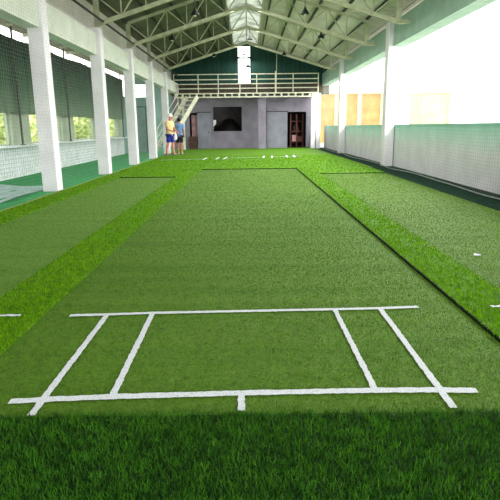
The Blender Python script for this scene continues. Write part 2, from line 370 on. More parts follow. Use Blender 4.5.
stroke('crease_line', [(1.0, 23.1), (2.35, 23.5)], 0.09, ZF, 'thin far white line on the far turf before the grey sliding door', G2, .01, .06)
for x, y, lab in ((-1.78, 22.3, 'short far white tick, first from the two people'), (-1.27, 22.6, 'short far white tick, second from the two people'), (-.95, 22.6, 'short far white tick, third from the two people'),
                  (.70, 23.2, 'short far white tick in line with the lower end of the grey column'), (1.06, 23.2, 'short far white tick, just past the grey column'), (1.72, 23.4, 'short far white tick in front of the grey sliding door'), (2.05, 23.5, 'short far white tick, last one towards the low wall')):
    stroke('crease_tick', [(x - .05, y - .75), (x + .02, y + .75)], 0.075, ZF + .002, lab, G2, .008, .1)
mb = MB(); c = Vector((2.25, 5.0, 0)); mb.add([(2.20, 4.99, .021), (2.265, 4.97, .026), (2.275, 5.03, .022), (2.225, 5.05, .030)], [(0, 1, 2, 3)])
tag(mb.build('paper_scrap', M['chalk']), 'tiny white paper scrap on the side lane by the low wall', 'paper')

# ------------------------------------------------------------------ walls
# side wall with windows (x = -6.25)
WIN = [(3.75 + 3.93 * k, 6.5 + 3.93 * k) for k in range(6)]
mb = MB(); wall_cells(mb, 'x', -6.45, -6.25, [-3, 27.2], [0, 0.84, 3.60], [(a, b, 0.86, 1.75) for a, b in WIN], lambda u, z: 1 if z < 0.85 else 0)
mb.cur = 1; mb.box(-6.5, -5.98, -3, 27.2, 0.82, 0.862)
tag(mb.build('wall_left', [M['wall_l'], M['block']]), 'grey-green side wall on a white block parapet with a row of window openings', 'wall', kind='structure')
for k, (a, b) in enumerate(WIN[2:]):
    mb = MB(); f = 0.045
    mb.box(-6.40, -6.34, a, b, .862, .862 + f); mb.box(-6.40, -6.34, a, b, 1.75 - f, 1.75); mb.box(-6.40, -6.34, a, a + f, .862, 1.75); mb.box(-6.40, -6.34, b - f, b, .862, 1.75)
    o = mb.build('window_%d' % (k + 1), M['wall_l']); tag(o, ['window opening beside the pale tarp, first in the side wall', 'second window opening in the side wall, seen past the first white column', 'third window opening in the side wall with leafy trees outside', 'fourth window opening in the side wall, last before the teal panel'][k], 'window', 'window openings of the side wall', 'structure')
# shade cloth over the upper wall, in shallow vertical folds
mb = MB(); ys = np.arange(5.0, 27.15, 0.06); vs = []; fs = []
zs = [1.70, 2.1, 2.6, 3.1, 3.62]
for i, y in enumerate(ys):
    for j, z in enumerate(zs):
        vs.append((-6.13 + 0.035 * math.sin(y * 9 + .6 * math.sin(y * 2.3)) * (1.1 - .2 * j) + .015 * math.sin(y * 23), y, z + (0.03 * math.sin(y * 5) if j == 0 else 0.02 * math.sin(y * 1.6) if j == 4 else 0)))
nz = len(zs)
for i in range(len(ys) - 1):
    for j in range(nz - 1): fs.append((i * nz + j, (i + 1) * nz + j, (i + 1) * nz + j + 1, i * nz + j + 1))
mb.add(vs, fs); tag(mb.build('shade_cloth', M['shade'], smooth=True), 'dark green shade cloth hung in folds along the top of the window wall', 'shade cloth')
PL = ['thin dark pole on the window wall, before the first white column', 'thin dark pole on the window wall between first and second white columns', 'thin dark pole on the window wall behind the second white column', 'thin dark pole on the window wall, nearest the teal panel']
for k, y in enumerate((14.5, 18.45, 22.4, 26.35)):
    p = empty('net_pole', (-6.06, y, 0.862), PL[k], 'pole', 'poles against the window wall')
    mb = MB(); mb.tube([(0, 0, 0.0), (0, 0, 3.0)], 0.03, 8); mb.build('pole', M['purlin'], p)
    mb = MB(); mb.box(-.10, .1, -.05, .05, 3.0, 3.06); mb.bar((0, 0, 3.02), (.55, 0, 3.14), .05, .06); mb.build('bracket', M['steel'], p)
    mb = MB(); mb.lathe([(.07, .0), (.07, .02), (.04, .025)], 10); mb.build('base_plate', M['purlin'], p)
# teal partition closing the walkway
mb = MB(); wall_cells(mb, 'y', 28.9, 29.02, [-6.25, -5.12], [0.0, 2.87], [])
wall_cells(mb, 'x', -6.45, -6.25, [27.2, 29.02], [0, 2.87], [])
mb.box(-6.45, -5.12, 28.9, 29.02, 3.5, 4.0)
wall_cells(mb, 'y', YB, YB + .12, [-5.5, -4.46], [0.0, 4.2], [])
tag(mb.build('wall_far', M['teal_panel']), 'teal-grey partition at the far end of the emerald walkway', 'wall', kind='structure')
mb = MB(); x0, x1 = -5.98, -5.36
mb.box(x0, x0 + .05, 28.86, 28.9, .012, 2.4); mb.box(x1 - .05, x1, 28.86, 28.9, .012, 2.4); mb.box(x0, x1, 28.86, 28.9, 2.35, 2.4)
dr = tag(mb.build('door_1', M['gable']), 'narrow teal-framed door in the partition at the end of the walkway', 'door', kind='structure')
mb = MB(); mb.box(x0 + .05, x1 - .05, 28.875, 28.9, .012, 2.35); lf_ = mb.build('door_leaf', M['teal_panel'], dr)
mb = MB(); mb.tube([(x1 - .12, 28.83, 1.0), (x1 - .12, 28.83, 1.15)], .015); mb.bar((x1 - .12, 28.83, 1.0), (x1 - .12, 28.88, 1.0), .02, .02); mb.bar((x1 - .12, 28.83, 1.15), (x1 - .12, 28.88, 1.15), .02, .02); mb.build('door_handle', M['black'], lf_)

# low wall on the open side
mb = MB(); mb.box(4.60, 4.80, -3, YB, 0, 1.27); mb.box(4.58, 4.82, -3, YB, 1.255, 1.295)
tag(mb.build('wall_right', M['wall_r']), 'low wall with a teal top and painted-in white net glare along the open side', 'wall', kind='structure')
# infill between beams and roof
mb = MB(); mb.box(-4.46, -4.42, -3, YB, 3.74, 4.72); tag(mb.build('wall_left_upper', M['sheet']), 'dull grey-green sheet above the long beam over the white columns', 'wall', kind='structure')
mb = MB(); mb.box(4.84, 4.88, -3, YB, 4.26, 4.58); tag(mb.build('wall_right_upper', M['beam']), 'pale strip of wall above the teal beam of the open side', 'wall', kind='structure')

# end wall with openings
HOLES = [(-3.46, -3.0, 0, 2.12), (-2.04, -.33, 1.04, 2.45), (2.38, 3.50, 0, 2.12)]
mb = MB(); wall_cells(mb, 'y', YB, YB + .2, [-4.45, 4.25], [0, 3.1], HOLES)
tag(mb.build('wall_back', M['lavender']), 'lavender-grey plaster end wall under the mezzanine', 'wall', kind='structure')
def roofz(x): return 6.12 - 0.31 * abs(x)
GW = (-.53, .22, 3.73, 5.84)
mb = MB()
def gab(x0, x1, z0a, z0b, z1a, z1b):
    vs = [(x0, YB, z0a), (x1, YB, z0b), (x1, YB, z1b), (x0, YB, z1a), (x0, YB + .12, z0a), (x1, YB + .12, z0b), (x1, YB + .12, z1b), (x0, YB + .12, z1a)]
    mb.add(vs, [(0, 1, 2, 3), (7, 6, 5, 4), (0, 4, 5, 1), (1, 5, 6, 2), (2, 6, 7, 3), (3, 7, 4, 0)])
gab(-4.45, GW[0], 3.1, 3.1, roofz(4.45), roofz(GW[0])); gab(GW[1], 4.85, 3.1, 3.1, roofz(GW[1]), roofz(4.85))
gab(GW[0], GW[1], 3.1, 3.1, GW[2], GW[2]); gab(GW[0], 0, GW[3], GW[3], roofz(GW[0]), roofz(0)); gab(0, GW[1], GW[3], GW[3], roofz(0), roofz(GW[1]))
tag(mb.build('wall_gable', M['gable']), 'dark teal sheet gable above the mezzanine', 'wall', kind='structure')
mb = MB(); fy0, fy1 = YB - .03, YB + .08
for x in (GW[0] - .03, GW[1] - .03): mb.box(x, x + .06, fy0, fy1, GW[2] - .03, GW[3])
for z in (GW[2] - .03, GW[3] - .03, 5.14): mb.box(GW[0], GW[1], fy0, fy1, z, z + .07)
mb.bar(((GW[0] + GW[1]) / 2, YB, 5.16), ((GW[0] + GW[1]) / 2, YB, 5.40), .05, .05)
mb.bar((GW[0], YB, 5.18), ((GW[0] + GW[1]) / 2, YB, 5.40), .05, .05); mb.bar((GW[1], YB, 5.18), ((GW[0] + GW[1]) / 2, YB, 5.40), .05, .05)
gwo = tag(mb.build('window_6', M['gable']), 'tall narrow bright window in the middle of the teal gable', 'window', kind='structure')
mb = MB(); mb.box(GW[0], GW[1], YB + .05, YB + .055, GW[2], GW[3]); mb.build('pane', M['glass'], gwo)
# dark room behind the end wall
mb = MB(); ya, yb = YB + .2, YB + 4.0
mb.box(-4.45, 4.15, yb, yb + .1, 0, 3.1); mb.box(-4.55, -4.45, ya, yb, 0, 3.1); mb.box(4.15, 4.25, ya, yb, 0, 3.1); mb.box(-4.55, 4.25, ya, yb + .1, 3.1, 3.2); mb.box(-2.9, -2.85, ya, yb, 0, 3.1); mb.box(1.2, 1.25, ya, yb, 0, 3.1)
tag(mb.build('wall_store', M['dark']), 'dark walls of the store rooms behind the end wall', 'wall', kind='structure')

def frame_of(name, hole, label, cat, kind, thick=.06, bottom=False):
    x0, x1, z0, z1 = hole; mb = MB()
    mb.box(x0 - thick, x0, YB - .025, YB + .1, z0, z1 + thick); mb.box(x1, x1 + thick, YB - .025, YB + .1, z0, z1 + thick); mb.box(x0, x1, YB - .025, YB + .1, z1, z1 + thick)
    if bottom: mb.box(x0 - thick, x1 + thick, YB - .05, YB + .1, z0 - .05, z0)
    return tag(mb.build(name, M['lavender']), label, cat, kind=kind)
frame_of('window_7', HOLES[1], 'wide unglazed window opening into the dark store room', 'window', 'structure', bottom=True)
# door leaf beside it
def panel_door(name, x0, x1, z1, y, label, knob):
    mb = MB(); mb.box(x0, x1, y - .05, y, .03, z1); o = tag(mb.build(name, M['lav_door']), label, 'door', kind='structure')
    mb = MB()
    for a, b in ((.12, .48), (.52, .94)):
        z0_, z1_ = z1 * a, z1 * b; mb.box(x0 + .12, x1 - .12, y - .062, y - .05, z0_, z1_)
    mb.build('door_panel', M['lav_door'], o)
    mb = MB(); mb.tube([(knob, y - .05, 1.0), (knob, y - .11, 1.0)], .03, 10); mb.build('door_handle', M['black'], o)
    mb = MB(); mb.box(x0 - .03, x1 + .03, y - .07, y, z1, z1 + .05); mb.build('head_rail', M['purlin'], o)
    return o
panel_door('door_2', -2.98, -2.2, 2.12, YB, 'lavender-grey door between the store recess and the window opening', -2.32)
panel_door('door_3', 1.17, 2.38, 2.12, YB, 'wide grey sliding door beside the dark opening with red things', 2.28)
# things in the store rooms
def heap(name, c, rx, ry, rz, m, label, cat):
    mb = MB(); mb.ball(c, rx, ry, rz, 18, 10)
    mb.v = [(x + .12 * rx * math.sin(9 * y + 7 * z), y, max(.001, z + .10 * math.sin(6 * x + 2) * (z > c[2]))) for x, y, z in mb.v]
    return tag(mb.build(name, m, smooth=True), label, cat)
heap('covered_heap', (-1.2, YB + 1.9, .5), 1.1, .9, 1.25, M['black'], 'black covered heap seen through the store-room window opening', 'heap')
mb = MB(); mb.box(-2.78, -2.1, yb - .05, yb, 1.15, 1.75); o = mb.build('window_8', mat('bright_blind', (245, 245, 240), .8)); tag(o, 'small pale blind on the back of the store room, beside the black heap', 'window', kind='structure')
area('store_blind_fill', (-2.4, YB + 2.6, 2.6), (-2.4, yb, 1.4), .6, .4, 22)  # unseen lamp inside the store room, aimed at the pale blind
M['red'] = mat('dull_red', (104, 62, 58), .8, (80, 48, 46), 5, 3); M['pink'] = mat('dusty_pink', (190, 150, 156), .85, (166, 126, 132), 4, 3); M['brown'] = mat('dark_brown_box', (74, 52, 44), .85, (54, 38, 32), 5, 3)
# red racks standing in the dark opening
rk = empty('storage_rack', (3.05, YB + .55, 0), 'dull red metal rack standing in the dark opening by the white corner posts', 'rack')
mb = MB()
for x in (-.46, -.1, .28): mb.box(x, x + .05, -.2, -.15, 0, 2.0); mb.box(x, x + .05, .15, .2, 0, 2.0)
mb.build('post', M['red'], rk)
for z in (.35, .95, 1.55):
    mb = MB(); mb.box(-.46, .33, -.2, .2, z, z + .05); mb.build('shelf', M['red'], rk)
for k, (x, z, w, h, mm, lab) in enumerate(((2.72, .40, .26, .36, 'pink', 'pink carton on the lowest shelf of the red rack'), (3.05, .40, .24, .28, 'red', 'red carton on the lowest shelf of the red rack'), (2.8, 1.0, .3, .3, 'brown', 'brown carton on the middle shelf of the red rack'))):
    mb = MB(); mb.bevbox(x, x + w, YB + .42, YB + .68, z, z + h, .01); mb.box(x + w / 2 - .02, x + w / 2 + .02, YB + .415, YB + .685, z + h - .004, z + h + .002)
    tag(mb.build('carton', M[mm]), lab, 'box', 'cartons on the red rack')
mb = MB(); mb.bevbox(-3.46, -3.02, YB - .42, YB - .04, .03, .72, .02); mb.box(-3.47, -3.01, YB - .43, YB - .03, .64, .75); tag(mb.build('crate', M['brown']), 'dark brown lidded crate in front of the recess by the stair foot', 'crate')
mb = MB(); vs = []; fs = []
for i in range(13):
    for z in (0.75, 2.0): vs.append((-3.36 + i * .03, YB + .3 + .03 * math.sin(i * 1.7), z))
for i in range(12): fs.append((2 * i, 2 * i + 2, 2 * i + 3, 2 * i + 1))
mb.add(vs, fs); tag(mb.build('curtain', M['pink'], smooth=True), 'dusty pink curtain hanging in the recess above the brown crate', 'curtain')

# columns at the end of the hall
mb = MB(); mb.bevbox(.61, 1.07, 31.2, 31.6, .03, 3.1, .02); mb.bevbox(.58, 1.10, 31.17, 31.63, 2.82, 2.89, .02)
tag(mb.build('column', M['lavender']), 'pale lavender column standing alone under the mezzanine', 'column', kind='thing')
mb = MB(); mb.bevbox(3.66, 3.91, 31.1, 31.4, .027, 3.1, .02); tag(mb.build('column', M['white']), 'bright white corner post next to the dark opening with red things', 'column', 'white corner posts', 'thing')
mb = MB(); mb.bevbox(3.96, 4.20, 31.1, 31.4, .0, 3.1, .02); tag(mb.build('column', M['white']), 'bright white corner post next to the end of the low wall', 'column', 'white corner posts', 'thing')

# ------------------------------------------------------------------ rows of columns and beams
LC = [3.35, 7.25, 11.12, 15.15, 19.05, 22.85, 26.9]
LN = ['white column out of the row, far forward of the pale tarp', 'white column just forward of the pale tarp', 'white column beside the pale tarp, widest of the row in the photo', 'second white column after the one beside the pale tarp', 'third white column after the one beside the pale tarp, middle of the row', 'fourth white column of the row, one before the two people', 'slender white column right behind the person in the yellow shirt']
LN[3] = 'first white column past the one beside the pale tarp'; LN[4] = 'second white column past the one beside the pale tarp'; LN[5] = 'third white column past the one beside the pale tarp'
for y, lab, dx in zip(LC[1:], LN[1:], (.03, .04, .085, .09, .11, .10)):
    mb = MB(); mb.bevbox(-4.31 + dx, -4.0 + dx, y - .16, y + .16, 0.012, 3.9, .012)
    tag(mb.build('column', M['white']), lab, 'column', 'white columns along the emerald walkway', 'thing')
mb = MB(); mb.bevbox(-4.34, -4.02, -3, YB, 3.20, 3.76, .012); tag(mb.build('beam', M['beam']), 'long pale beam joining the tops of the white column row', 'beam', kind='thing')
RC = [8.6, 17.0, 25.4]
for y, lab in zip(RC, ['white column of the open side, closest to the big crease box', 'tall white column rising from the low wall, larger one', 'smaller white column rising from the low wall, before the beige building']):
    mb = MB(); mb.bevbox(4.28, 4.575, y - .2, y + .2, 0.0, 4.32, .012)
    tag(mb.build('column', M['white']), lab, 'column', 'white columns of the open side', 'thing')
mb = MB(); mb.box(4.42, 4.82, -3, YB, 3.58, 4.27); tag(mb.build('beam', M['beam_teal']), 'long pale teal beam above the open side', 'beam', kind='thing')

# ------------------------------------------------------------------ roof
def roof_sheet(name, xa, xb, y0, y1, m, label, per=.24, dz=0.0):
    mb = MB(); ys = []; y = y0; k = 0
    prof = [(0, 0), (.08, 0), (.11, .03), (.17, .03)]
    while y < y1:
        for a, h in prof: ys.append((y + a, h))
        y += .20
    vs = []
    for y, h in ys: vs += [(xa, y, roofz(xa) + h + dz), (xb, y, roofz(xb) + h + dz)]
    mb.add(vs, [(2 * i, 2 * i + 1, 2 * i + 3, 2 * i + 2) for i in range(len(ys) - 1)])
    return tag(mb.build(name, m), label, 'roof', kind='structure')
roof_sheet('ceiling', -4.75, -.72, -3, YB + .1, M['sheet_shaded'], 'grey-green corrugated roof slope with painted-in shade over the white column row')
roof_sheet('ceiling_2', .60, 5.2, -3, YB + .1, M['sheet'], 'corrugated roof slope with painted-in daylight over the open side')
roof_sheet('skylight_1', -.74, 0.0, -3, YB + .1, M['skysheet'], 'translucent ridge sheet on the column-row slope')
roof_sheet('skylight_2', 0.0, .62, -3, YB + .1, M['skysheet'], 'translucent ridge sheet on the open-side slope')
# lean-to roof over the walkway
mb = MB(); ys = np.arange(-3, YB, .1); vs = []
for i, y in enumerate(ys): vs += [(-6.9, y, 4.12 + .02 * (i % 2)), (-4.43, y, 4.32 + .02 * (i % 2))]
mb.add(vs, [(2 * i, 2 * i + 1, 2 * i + 3, 2 * i + 2) for i in range(len(ys) - 1)])
tag(mb.build('ceiling_3', M['sheet_shaded']), 'low lean-to roof over the emerald walkway', 'roof', kind='structure')
for k, y in enumerate([9.2, 13.1, 17.1, 21.0, 24.9]):
    mb = MB(); mb.bar((-6.8, y, 4.06), (-4.46, y, 4.25), .06, .10); tag(mb.build('rafter', M['steel']), 'pale rafter under the lean-to roof above the emerald walkway', 'rafter', 'rafters of the lean-to roof')

# trusses: one built, the rest copied
def botz(x): return 5.22 - 0.305 * abs(x)
def topz(x): return 5.96 - 0.31 * abs(x)
TW, TE = -4.0, 4.08
def make_truss(y):
    r = empty('roof_truss', (0, y, 4.2), '', 'roof truss')
    for xe in (TW, TE):
        mb = MB(); mb.bar((0, 0, botz(0) - 4.2), (xe, 0, botz(xe) - 4.2), .08, .105); mb.build('bottom_chord', M['steel'], r)
        mb = MB(); mb.bar((0, 0, topz(0) - 4.2), (xe, 0, topz(xe) - 4.2), .07, .09); mb.build('top_chord', M['steel'], r)
        n = 3; xs = [xe * i / n for i in range(n + 1)]
        for i in range(n):
            mb = MB(); a = (xs[i], 0, botz(xs[i]) - 4.2); b = (xs[i + 1], 0, topz(xs[i + 1]) - 4.2)
            xm = (xs[i] + xs[i + 1]) / 2
            mb.bar((xs[i], 0, topz(xs[i]) - 4.2), (xm, 0, botz(xm) - 4.2), .035, .035); mb.build('web_bar', M['steel'], r)
            mb = MB(); mb.bar((xm, 0, botz(xm) - 4.2), (xs[i + 1], 0, topz(xs[i + 1]) - 4.2), .035, .035); mb.build('web_bar', M['steel'], r)
            mb = MB(); mb.bar((xm, 0, botz(xm) - 4.2), (xm, 0, topz(xm) - 4.2), .03, .03); mb.build('web_post', M['steel'], r)
            if i: mb = MB(); mb.bar((xs[i], 0, botz(xs[i]) - 4.2), (xs[i], 0, topz(xs[i]) - 4.2), .03, .03); mb.build('web_post', M['steel'], r)
    mb = MB(); mb.bar((0, 0, botz(0) - 4.2), (0, 0, topz(0) - 4.2), .05, .05); mb.build('king_post', M['steel'], r)
    for xe, zt in ((TW, 3.76), (TE, botz(TE))):
        mb = MB(); mb.box(xe - .06, xe + .06, -.08, .08, zt - 4.2, topz(xe) - 4.2 - .02)
        if xe > 0: mb.box(xe, 4.42, -.06, .06, botz(xe) - 4.2 - .05, botz(xe) - 4.2 + .07)
        mb.build('bearing', M['steel'], r)
    return r
TY = [26.9, 22.85, 19.05, 15.15, 11.12, 7.25]
TLAB = ['roof truss closest to the teal gable, above the column behind the people', 'second roof truss out from the teal gable', 'third roof truss out from the teal gable', 'fourth roof truss out from the teal gable', 'fifth roof truss out from the teal gable', 'sixth roof truss out from the teal gable, closest to the big crease box']
tr = None
for y, lab in zip(TY, TLAB):
    if tr is None: tr = make_truss(y); o = tr
    else: o = copy_tree(tr); o.location.y = y
    tag(o, lab, 'roof truss', 'pale steel roof trusses')
for k, x in enumerate((-4.1, -3.3, -2.5, -1.7, -.9, .9, 1.7, 2.5, 3.3, 4.1)):
    zz = 6.085 - .31 * abs(x)
    mb = MB(); mb.box(x - .03, x + .03, -3, YB, zz - .06, zz + .02)
    side = 'column-row' if x < 0 else 'open-side'; i = ['first', 'second', 'third', 'fourth', 'fifth'][(4 - k) if x < 0 else (k - 5)]
    tag(mb.build('purlin', M['purlin']), '%s dark purlin down from the ridge skylight on the %s roof slope' % (i, side), 'purlin', 'dark purlins under the roof')
# black cable carrying the net
mb = MB(); mb.tube([(-3.83, -2, 4.06), (-3.83, 30.5, 4.06)], .03, 8); cb = tag(mb.build('net_cable', M['black']), 'black cable running the length of the column row, carrying the net', 'cable')

# ------------------------------------------------------------------ nets
def net(name, x, y0, y1, z0, z1, sy, sz, r, m, label, wav=0.0):
    V = []; Fc = []
    def thread(pts):
        o = len(V)
        for p in pts:
            for k in range(3):
                t = 2 * math.pi * k / 3
                if horizontal: V.append((p[0] + r * math.cos(t), p[1], p[2] + r * math.sin(t)))
                else: V.append((p[0] + r * math.cos(t), p[1] + r * math.sin(t), p[2]))
        for i in range(len(pts) - 1):
            for k in range(3): Fc.append((o + 3 * i + k, o + 3 * i + (k + 1) % 3, o + 3 * i + 3 + (k + 1) % 3, o + 3 * i + 3 + k))
    horizontal = True
    yy = np.arange(y0, y1 + .01, 1.0)
    z = z0
    while z < z1:
        t = (z1 - z) / (z1 - z0)
        thread([(x + wav * t * math.sin(y * 1.9), y, z + .02 * t * math.sin(y * 1.1)) for y in yy]); z += sz
    horizontal = False
    y = y0
    while y < y1:
        thread([(x + wav * (1 - s) * math.sin(y * 1.9), y, z0 + (z1 - z0) * s + .02 * (1 - s) * math.sin(y * 1.1)) for s in (0, .33, .66, 1)]); y += sy
    me = bpy.data.meshes.new(name); me.from_pydata(V, [], Fc); me.materials.append(m); me.update()
    o = bpy.data.objects.new(name, me); COL.objects.link(o)
    return tag(o, label, 'net')
nl = net('net', -3.83, 5.0, 27.6, .05, 4.05, .07, .06, .0013, M['net'], 'fine pale net hung from the black cable in front of the white columns', .01)
mb = MB(); mb.tube([(-3.83, y, .05 + .006 * math.sin(y * 2)) for y in np.arange(5, 27.7, .5)], .007, 6); mb.build('bottom_rope', M['rope'], nl)
nr = net('net', 4.24, 4.5, 30.8, .05, 4.3, .095, .065, .0015, M['net'], 'fine net hung along the low wall of the open side', .03)
mb = MB(); mb.tube([(4.24 + .03 * math.sin(y * 1.9), y, .05 + .02 * math.sin(y * 1.1)) for y in np.arange(4.5, 30.9, .25)], .014, 6); mb.build('bottom_rope', M['net'], nr)
mb = MB(); mb.tube([(4.24, 4.5, 4.3), (4.24, 30.8, 4.3)], .01, 6); mb.build('head_rope', M['net'], nr)
nw = net('net', -5.95, 5.0, 26.0, .1, 3.6, .14, .11, .002, M['greennet'], 'greenish net hung just inside the window wall', .02)
# pale tarp lying beside the column
mb = MB(); vs = []; fs = []; nu, nv = 16, 8
A, B, C_, D = Vector((-6.0, 12.3, 0)), Vector((-4.36, 11.75, 0)), Vector((-4.34, 11.25, 0)), Vector((-4.3, 8.3, 0))
for i in range(nu + 1):
    for j in range(nv + 1):
        s, t = i / nu, j / nv; p = A.lerp(B, s).lerp(D.lerp(C_, s), t)
        vs.append((p.x, p.y, .03 + .012 * math.sin(9 * s + 3 * t) + .01 * math.sin(14 * t)))
for i in range(nu):
    for j in range(nv): fs.append((i * (nv + 1) + j, (i + 1) * (nv + 1) + j, (i + 1) * (nv + 1) + j + 1, i * (nv + 1) + j + 1))
mb.add(vs, fs); tag(mb.build('tarp', M['tarp'], smooth=True), 'pale blue-grey tarp spread flat on the emerald carpet beside a white column', 'tarp')

# ------------------------------------------------------------------ lamps
def make_lamp(cordlen, label):
    r = empty('pendant_lamp', (0, 0, 0), label, 'lamp'); r.scale = (.75, .75, .75)
    mb = MB(); mb.lathe([(.16, -.20), (.165, -.19), (.13, -.12), (.075, -.05), (.045, 0), (.03, .05), (.02, .07)], 18); sh_ = mb.build('lamp_shade', M['black'], r, True)
    mb = MB(); mb.ball((0, 0, -.19), .06, .06, .05, 12, 6); mb.build('bulb', M['beam'], sh_, True)
    mb = MB(); mb.tube([(0, 0, .05), (0, 0, .28)], .012, 6); mb.build('cord', M['black'], r)
    return r
def unp(px, py, Y):
    v = cx * ((px - 250) / F) + cy * ((py - 250) / F) + cz
    v = Vector((rt.dot(Vector(((px - 250) / F, (py - 250) / F, 1))), d.dot(Vector(((px - 250) / F, (py - 250) / F, 1))), up.dot(Vector(((px - 250) / F, (py - 250) / F, 1)))))
    t = Y / v.y; return Vector((0, 0, H)) + v * t
LMP = [(195, 11, 15.15, 'black pendant lamp on the fourth truss, column-row slope'), (305, 10, 15.15, 'black pendant lamp on the fourth truss, open-side slope'),
       (172, 37, 19.05, 'black pendant lamp on the third truss, column-row slope'), (321, 35, 19.05, 'black pendant lamp on the third truss, open-side slope'),
       (249.5, 37, 22.85, 'black pendant lamp under the ridge on the second truss'), (214, 54, 26.9, 'small black pendant lamp before the teal gable, column-row slope'),
       (284, 53, 26.9, 'small black pendant lamp before the teal gable, open-side slope'), (248, 65, 26.9, 'small black pendant lamp hanging low against the bright gable window')]
lp = None
for px, py, Y, lab in LMP:
    if lp is None: lp = make_lamp(.3, lab); o = lp
    else: o = copy_tree(lp); o['label'] = lab
    p = unp(px, py, Y); o.location = (p.x, Y, p.z + .04); o['group'] = 'black pendant lamps on the trusses'
    need = (botz(p.x) - .02 - (p.z + .04)) / .75
    for ch in o.children:
        if ch.name.startswith('cord'):
            mb2 = MB(); mb2.tube([(0, 0, .05), (0, 0, max(.1, need))], .012, 6)
            me = bpy.data.meshes.new('cord'); me.from_pydata(mb2.v, [], mb2.f); me.materials.append(M['black']); ch.data = me

# ------------------------------------------------------------------ mezzanine, railing, stair
MY = 31.0
mb = MB(); mb.box(-4.40, 4.15, MY + .1, YB - .04, 3.10, 3.18)
tag(mb.build('mezzanine_deck', M['deck']), 'brown timber mezzanine deck across the end of the hall', 'mezzanine', kind='thing')
g = empty('lattice_girder', (0, MY, 2.90), 'pale lattice girder along the edge of the mezzanine', 'girder')
mb = MB(); mb.box(-4.15, 4.05, -.05, .05, 0.0, .06); mb.build('bottom_chord', M['rail'], g)
mb = MB(); mb.box(-4.15, 4.05, -.05, .05, .20, .26); mb.build('top_chord', M['rail'], g)
for k in range(21):
    x = -4.1 + k * .40; mb = MB(); mb.box(x, x + .10, -.04, .04, .06, .20); mb.build('web_post', M['rail'], g)
rg = empty('railing', (0, MY, 3.16), 'pale railing of four horizontal bars along the mezzanine edge', 'railing')
for z in (.22, .46, .70, .98):
    mb = MB(); mb.box(-4.15, 4.05, -.02, .02, z, z + .05); mb.build('rail', M['rail'], rg)
for x in (-4.12, -2.75, -1.62, -.4, .55, 1.62, 2.6, 4.02):
    w = .05 if abs(x - 1.62) > .1 else .09
    mb = MB(); mb.box(x - w / 2, x + w / 2, -.03, .03, 0, 1.03 if w < .08 else 1.14); mb.build('post', M['rail'], rg)
mb = MB(); mb.tube([(1.66, MY + .6, 3.18), (1.72, MY + .6, 5.5)], .025, 8); tag(mb.build('pipe', M['steel']), 'thin upright pipe rising from the mezzanine to the roof', 'pipe')
# brown strips put in for the dim shading of the gable behind the railing
mb = MB()
for k in range(3): mb.box(-4.4, 4.8, YB - .03, YB - .002, 3.19 + k * .2, 3.19 + k * .2 + .185)
tag(mb.build('gable_shading', M['deck']), 'brown strips standing for the dim shading of the gable behind the railing', 'shading strip', kind='structure')

st = empty('staircase', (-4.4, 28.6, 0.02), 'steep pale open-tread stair climbing from the white column to the mezzanine', 'staircase')
a = Vector((0, 0, 0)); b = Vector((1.62, 2.0, 2.95)); side = Vector((-.64, .52, 0))
for o_ in (Vector((0, 0, 0)), side):
    mb = MB(); mb.bar(a + o_ + Vector((0, 0, .05)), b + o_, .06, .24); mb.build('stringer', M['rail'], st)
for k in range(1, 12):
    t = k / 12; p = a.lerp(b, t); mb = MB(); mb.bar(p + Vector((0, 0, .02)), p + side + Vector((0, 0, .02)), .22, .04); mb.build('tread', M['rail'], st)
for o_ in (side,):
    for hgt in (.5, .95):
        mb = MB(); mb.tube([a.lerp(b, .08) + o_ + Vector((0, 0, hgt)), a.lerp(b, .72) + o_ + Vector((0, 0, hgt))], .022, 8); hr_ = mb.build('handrail', M['rail'], st)
    for t in (.08, .4, .72):
        p = a.lerp(b, t) + o_; mb = MB(); mb.tube([p, p + Vector((0, 0, .96))], .022, 8); mb.build('baluster', M['rail'], hr_)
mb = MB(); mb.box(-3.72, -3.60, 31.0, 31.12, .03, 2.95); tag(mb.build('stair_post', M['rail']), 'slim pale post under the mezzanine beside the stair', 'post')

# ------------------------------------------------------------------ people
def skin_mesh(name, verts, edges, radii, m, parent, root=0, sub=1, mats_by=None):
    me = bpy.data.meshes.new(name); me.from_pydata([tuple(v) for v in verts], edges, [])
    o = bpy.data.objects.new(name, me); COL.objects.link(o)
    o.modifiers.new('skin', 'SKIN'); s = o.modifiers.new('sub', 'SUBSURF'); s.levels = sub; s.render_levels = sub
    if not me.skin_vertices: me.skin_vertices.new()
    sv = me.skin_vertices[0].data
    for i, r in enumerate(radii):
        sv[i].radius = (r, r) if not isinstance(r, tuple) else r
        sv[i].use_root = (i == root)
    bpy.context.view_layer.update()
    dg = bpy.context.evaluated_depsgraph_get()
    nm = bpy.data.meshes.new_from_object(o.evaluated_get(dg))
    o.modifiers.clear(); o.data = nm; nm.name = name
    nm.materials.clear(); nm.materials.append(m)
    nm.polygons.foreach_set('use_smooth', [True] * len(nm.polygons))
    o.parent = parent
    return o

